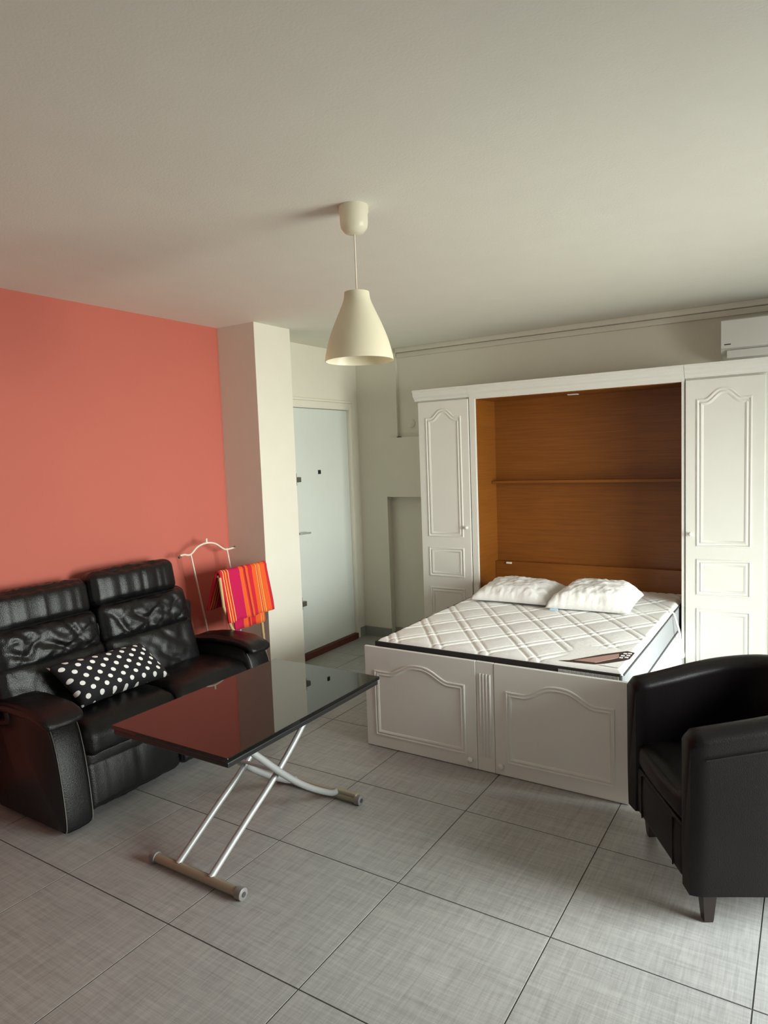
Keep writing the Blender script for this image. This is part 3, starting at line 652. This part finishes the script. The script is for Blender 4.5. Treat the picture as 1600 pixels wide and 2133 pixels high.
for y, pts in ((3.10, [(-3.088, 2.938, 0.925), (-3.085, 2.955, 0.74), (-3.08, 3.005, 0.60), (-3.085, 3.072, 0.50), (-3.10, 3.10, 0.012)]), (3.36, [(-3.125, 3.28, 0.925), (-3.118, 3.32, 0.60), (-3.11, 3.36, 0.012)])):
    tb('front_leg', M['tan'], vst, pts, 0.010, 10)
    tb('foot_rail', M['creamm'], vst, [(-3.40, y, 0.012), (-3.06, y, 0.012)], 0.011, 10)
tb('trouser_bar', M['creamm'], vst, [(-3.125, 2.957, 0.925), (-3.125, 3.375, 0.925)], 0.008, 10)
RED, MAG, ORG, YEL, DRK = (0.62, 0.012, 0.03), (0.55, 0.004, 0.075), (0.80, 0.11, 0.018), (0.90, 0.48, 0.10), (0.30, 0.01, 0.02)
stops = [(0, RED), (.07, YEL), (.085, RED), (.11, YEL), (.125, ORG), (.14, RED), (.165, YEL), (.18, MAG), (.40, ORG), (.47, RED), (.50, DRK), (.52, ORG), (.57, RED), (.66, ORG), (.745, YEL), (.755, RED), (.775, YEL), (.785, ORG), (.805, YEL), (.82, ORG), (.93, RED)]
# a fine-striped cloth needs more than one ramp element limit of 32; these 21 fit
M['towel'] = towel_mat(2.945, 3.385, stops)
tw = None
def drape(name, ya, yb, zf, zb, dx_f, dx_b, parent, ztop, seed, thick=0.012):
    """cloth folded over the bar: front side to zf, back side to zb"""
    bm = bmesh.new(); gv = {}; K = 44; J = 30
    path = [(-3.125 + dx_f, zf)] + [(-3.125 + dx_f * (1 - t) + 0.016 * t, zf + (ztop - 0.012 - zf) * t) for t in [k / 14 for k in range(1, 14)]]
    path += [(-3.125 + 0.018 * math.cos(a), ztop - 0.012 + 0.018 * math.sin(a)) for a in [math.pi * k / 8 for k in range(9)]]
    path += [(-3.125 - 0.016 - (dx_b - 0.016) * t, ztop - 0.012 + (zb - ztop + 0.012) * t) for t in [k / 14 for k in range(1, 15)]]
    for i in range(K + 1):
        y = ya + (yb - ya) * i / K
        for j, (x, z) in enumerate(path):
            d = max(0, (ztop - z)) / 0.3
            gv[i, j] = bm.verts.new((x + 0.008 * d * math.sin(i * .35 + seed), y + 0.012 * d * math.sin(j * .2 + seed), z + 0.004 * noise.noise(Vector((i * .3, j * .2, seed)))))
    for i in range(K):
        for j in range(len(path) - 1): bm.faces.new([gv[i, j], gv[i + 1, j], gv[i + 1, j + 1], gv[i, j + 1]])
    o = link(name, bm, M['towel'], parent, smooth=True); md = o.modifiers.new('s', 'SOLIDIFY'); md.thickness = thick; md.offset = 0; return o
tw = drape('beach_towel', 2.955, 3.378, 0.635, 0.70, 0.065, 0.12, None, 0.948, 0.4, thick=0.014)
tag(tw, 'folded red, magenta and orange striped towel hanging on the valet stand', 'towel')
drape('inner_fold', 3.02, 3.315, 0.565, 0.74, 0.040, 0.05, tw, 0.935, 1.4, thick=0.008)

# ---------------- tub armchair ----------------
ch = thing('armchair', 'dark brown leatherette tub armchair beside the bed foot', 'armchair', (-0.2, 2.85, 0))
F0 = Vector((-0.489, 2.617, 0)); n_ = Vector((0.858, 0.514, 0)).normalized(); v_ = Vector((-n_.y, n_.x, 0))
def W(u, v, z): p = F0 + n_ * u + v_ * v; return Vector((p.x, p.y, z))
# centre line of the wall of the tub in (u, v)
half = [(0.0, 0.252), (0.13, 0.270), (0.28, 0.292), (0.40, 0.288), (0.51, 0.240), (0.585, 0.14), (0.608, 0.0)]
line = catmull([(a, -b - 0.034 * max(0, 1 - a / 0.3), 0) for a, b in half] + [(a, b, 0) for a, b in half[::-1][1:]], 7)
ztop = lambda u: 0.690 + 0.10 * max(0, min(1, u / 0.6)) ** 1.1
sect = []
for k in range(7):   # outer side up, rounded top, inner side down (offset outward = +)
    sect.append((0.042 + 0.010 * math.sin(min(1, k / 3) * math.pi / 2), k / 6, 0))
top = [(0.056 * math.cos(a), 1, math.sin(a)) for a in [math.pi * k / 12 for k in range(13)]]
bm = bmesh.new(); rings = []
for i, p in enumerate(line):
    t = (line[min(i + 1, len(line) - 1)] - line[max(i - 1, 0)]).normalized(); nrm = Vector((t.y, -t.x, 0))
    endk = min(i, len(line) - 1 - i)
    sh = {0: 0.72, 1: 0.93}.get(endk, 1.0); zt = ztop(p.x) - 0.045 + (-0.012 if endk == 0 else 0)
    ring = []
    for o_, f, _ in sect: ring.append((o_ * sh, 0.132 + (zt - 0.132) * f))
    for o_, f, s in top[1:-1]: ring.append((o_ * sh, zt + 0.045 * s * (0.8 if endk == 0 else 1)))
    for o_, f, _ in sect[::-1]: ring.append((-o_ * sh, 0.132 + (zt - 0.132) * f))
    sag = 0.0
    rings.append([bm.verts.new(W(p.x + nrm.x * a + (0.02 * (1 - sh) * (-1)), p.y + nrm.y * a, z)) for a, z in ring])
n = len(rings[0])
for A, B in zip(rings, rings[1:]):
    for k in range(n): bm.faces.new([A[k], A[(k + 1) % n], B[(k + 1) % n], B[k]])
bm.faces.new(rings[0][::-1]); bm.faces.new(rings[-1])
link('tub_shell', bm, M['leather2'], ch, smooth=True, angle=60)
# stitched seam below the roll of the arms
for off in (0.0575,):
    pts = []
    for i, p in enumerate(line[2:-2]):
        i += 2; t = (line[i + 1] - line[i - 1]).normalized(); pts.append(W(p.x + t.y * off, p.y - t.x * off, ztop(p.x) - 0.085))
    tb('seam', M['leather2'], ch, pts, 0.003, 6)
# front apron, bowed seat cushion
bm = bmesh.new(); puff(bm, W(0.075, 0, 0.230), n_ * 0.07, v_ * 0.235, Vector((0, 0, 0.095)), 0.012, (0.006, 0, 0), n=16); link('front_apron', bm, M['leather2'], ch, smooth=True, angle=50)
for dv in (-0.155, 0.155): tb('seam', M['leather2'], ch, [W(0.002, dv, 0.14), W(0.001, dv, 0.315)], 0.003, 6)
bm = bmesh.new(); box(bm, 0, 1, 0, 1, 0, 1); bm.free()
bm = bmesh.new(); puff(bm, W(0.275, 0, 0.375), n_ * 0.265, v_ * 0.235, Vector((0, 0, 0.055)), 0.035, (0.018, 0, 0.03), n=24, wr=leather_wr(0.003, 'u', 3, 3.0), squash=2.0); link('seat_cushion', bm, M['leather2'], ch, smooth=True)
bm = bmesh.new(); puff(bm, W(0.33, 0, 0.20), n_ * 0.24, v_ * 0.24, Vector((0, 0, 0.09)), 0.01, (0, 0, 0), n=4); link('seat_base', bm, M['leather2'], ch)
def cleg(u, v):
    bm = bmesh.new(); c = W(u, v, 0)
    R4 = [[bm.verts.new(c + n_ * a * s * 1.0 + v_ * b * s + Vector((0, 0, z))) for a, b in ((-1, -1), (1, -1), (1, 1), (-1, 1))] for z, s in ((0.002, 0.0145), (0.012, 0.016), (0.14, 0.026))]
    for A, B in zip(R4, R4[1:]):
        for k in range(4): bm.faces.new([A[k], A[(k + 1) % 4], B[(k + 1) % 4], B[k]])
    bm.faces.new(R4[0][::-1]); bm.faces.new(R4[-1]); link('leg', bm, M['legwood'], ch)
for u, v in ((0.078, -0.258), (0.078, 0.262), (0.51, -0.2), (0.51, 0.2)): cleg(u, v)
